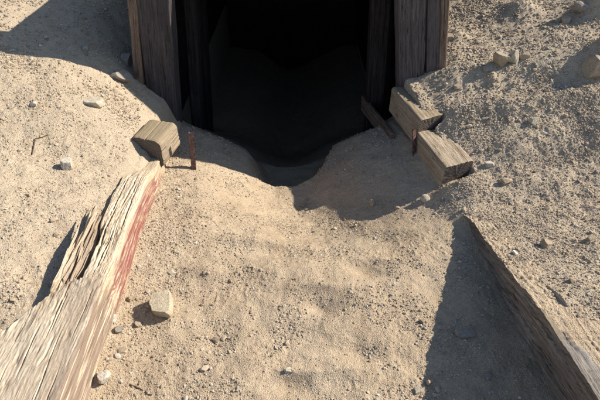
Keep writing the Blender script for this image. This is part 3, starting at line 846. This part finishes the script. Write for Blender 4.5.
stone(163, 308, .090, .130, .075, 'path_rock', 'pale angular rock standing in path near the left timber, casting a dark shadow', 1, .1, .10, 4)
stone(69, 167, .062, .06, .066, 'white_rock', 'small whitish pointed rock on left bank below the twig', 2, .4, .12, 8)
stone(95, 104, .12, .07, .055, 'pale_rock', 'flat pale rock on left bank below the tunnel frame shadow', 3, .1, .3)
stone(120, 79, .15, .10, .08, 'grey_rock', 'grey rock in shade on left bank beside the narrow upright board', 4, -.2, .3)
stone(127, 63, .075, .06, .08, 'grey_rock', 'upright grey stone in shade against the narrow upright board', 5, .3, .25)
stone(85, 49, .06, .05, .04, 'grey_rock', 'small grey stone in middle of shaded left bank', 6, .5, .3)
stone(34, 105, .04, .035, .03, 'white_rock', 'small white stone near left edge on sunny bank', 7, .2, .3)
stone(105, 379, .046, .06, .05, 'white_rock', 'whitish stone tight against left timber at bottom of photo', 8, .3, .25)
stone(112, 320, .045, .035, .03, 'white_rock', 'white stone tucked against left timber below the red paint', 9, .6, .3)
stone(119, 331, .038, .03, .028, 'grey_rock', 'small grey stone between left timber and pale angular rock', 10, .6, .3)
stone(131, 299, .04, .03, .028, 'tan_rock', 'tan stone at foot of the red painted timber face', 11, .9, .3)
stone(139, 325, .035, .03, .025, 'tan_rock', 'tan clod just below shadow of the pale angular rock', 12, .1, .3)
stone(171, 273, .05, .026, .02, 'pale_rock', 'flat pale chip on path above the pale angular rock', 13, -.5, .35)
stone(178, 253, .025, .02, .016, 'white_rock', 'tiny white pebble on path above the flat pale chip', 14, -.3, .3)
stone(124, 351, .045, .04, .02, 'tan_rock', 'low tan stone beside left timber near bottom of path', 15, .3, .4)
stone(288, 371, .03, .025, .018, 'pale_rock', 'small pale stone alone on lower middle of path', 16, 0, .3)
stone(465, 334, .085, .045, .03, 'grey_rock', 'flat oval grey stone lying in the shade of right timber', 17, .05, .35, 7, .5)
stone(489, 376, .04, .035, .022, 'grey_rock', 'small dark stone in right timber shade below the flat oval one', 18, .4, .35)
stone(425, 200, .05, .045, .042, 'pale_rock', 'rounded pale stone below the lower right block', 19, .2, .25, 6, .5)
stone(500, 63, .10, .09, .10, 'tan_rock', 'tan rock on right bank, left half of a pair', 20, .2, .25)
stone(512, 61, .085, .075, .10, 'pale_rock', 'pale rock on right bank, right half of a pair', 21, .8, .25)
stone(488, 70, .07, .055, .05, 'grey_rock', 'greyish stone at lower left of the rock pair on right bank', 22, .3, .3)
stone(525, 58, .07, .055, .05, 'tan_rock', 'brown stone right of the rock pair on right bank', 23, .5, .3)
stone(533, 122, .05, .045, .045, 'pale_rock', 'small pale stone on right bank with shadow to its left', 24, .2, .25)
stone(546, 245, .055, .045, .04, 'tan_rock', 'tan stone on right bank above middle of right timber', 25, .3, .3)
stone(506, 182, .09, .04, .035, 'tan_rock', 'long tan stone on right bank past the lower block', 26, .25, .35)
stone(489, 165, .06, .04, .03, 'white_rock', 'whitish stone beside end of the lower right block', 27, .2, .35)
stone(457, 88, .05, .045, .04, 'tan_rock', 'tan clod on right bank above the upper block', 28, .2, .3)
stone(446, 40, .09, .075, .07, 'tan_rock', 'tan stone on right bank touching the upright boards', 29, .2, .35)
stone(580, 10, .13, .10, .09, 'grey_rock', 'grey rock near top right corner of the bank', 30, .3, .3)
stone(596, 72, .16, .16, .14, 'tan_rock', 'big tan rock at right edge above the dark hollow', 31, .3, .3)
stone(565, 22, .09, .08, .06, 'tan_rock', 'tan rock near top of right bank above the dark hollow', 32, .7, .3)
stone(418, 391, .03, .026, .02, 'pale_rock', 'small pale stone at bottom of path beside shadow edge', 33, .3, .3)
stone(397, 208, .035, .03, .03, 'tan_rock', 'tan pebble at the edge of block shadow right of trough', 34, .1, .25)
stone(372, 205, .04, .04, .05, 'tan_rock', 'sunlit tan lump in the jagged block shadow edge', 35, .1, .2)
stone(590, 240, .04, .035, .03, 'tan_rock', 'tan stone at far right edge of bank above timber', 36, .4, .3)
stone(492, 238, .03, .025, .02, 'grey_rock', 'tiny dark stone beside far end of right timber', 37, .4, .3)

# ------------------------------------------------------------------ twig
def twig(pxs, label, rad, seed):
    P = [ground_at(*p) + np.array([0, 0, rad * 1.2]) for p in pxs]
    pts = []
    for a_, b_ in zip(P[:-1], P[1:]):
        for t in np.linspace(0, 1, 14)[:-1]:
            q = a_ + (b_ - a_) * t; pts.append(q)
    pts.append(P[-1]); pts = np.array(pts)
    pts += .003 * np.stack([pn(np.arange(len(pts)) * .4, np.full(len(pts), k * 3.3), seed) for k in range(3)], 1)
    pts[:, 2] = np.maximum(pts[:, 2], height(pts[:, 0], pts[:, 1]) + rad * .6)
    T = np.gradient(pts, axis=0); T /= np.linalg.norm(T, axis=1)[:, None]
    A_ = np.cross(T, [0, 0, 1.0]); A_ /= np.linalg.norm(A_, axis=1)[:, None]; B_ = np.cross(T, A_)
    th = np.linspace(0, 2 * math.pi, 8)[:-1]
    rr = rad * np.linspace(1, .5, len(pts)) * (1 + .25 * pn(np.arange(len(pts)) * .8, np.zeros(len(pts)), seed + 5))
    Vv = pts[:, None] + rr[:, None, None] * (np.cos(th)[None, :, None] * A_[:, None] + np.sin(th)[None, :, None] * B_[:, None])
    o = mesh_from('twig', Vv.reshape(-1, 3), grid_faces(len(pts), 7, True), M['twig'])
    tag(o, label, 'twig')
twig([(32, 156), (34, 147), (35, 140), (42, 138), (50, 135)], 'thin bent dark twig lying on left bank', .0035, 3)
twig([(131, 385), (141, 390), (152, 396)], 'short dark twig on path near bottom left', .003, 6)

merge_ends()
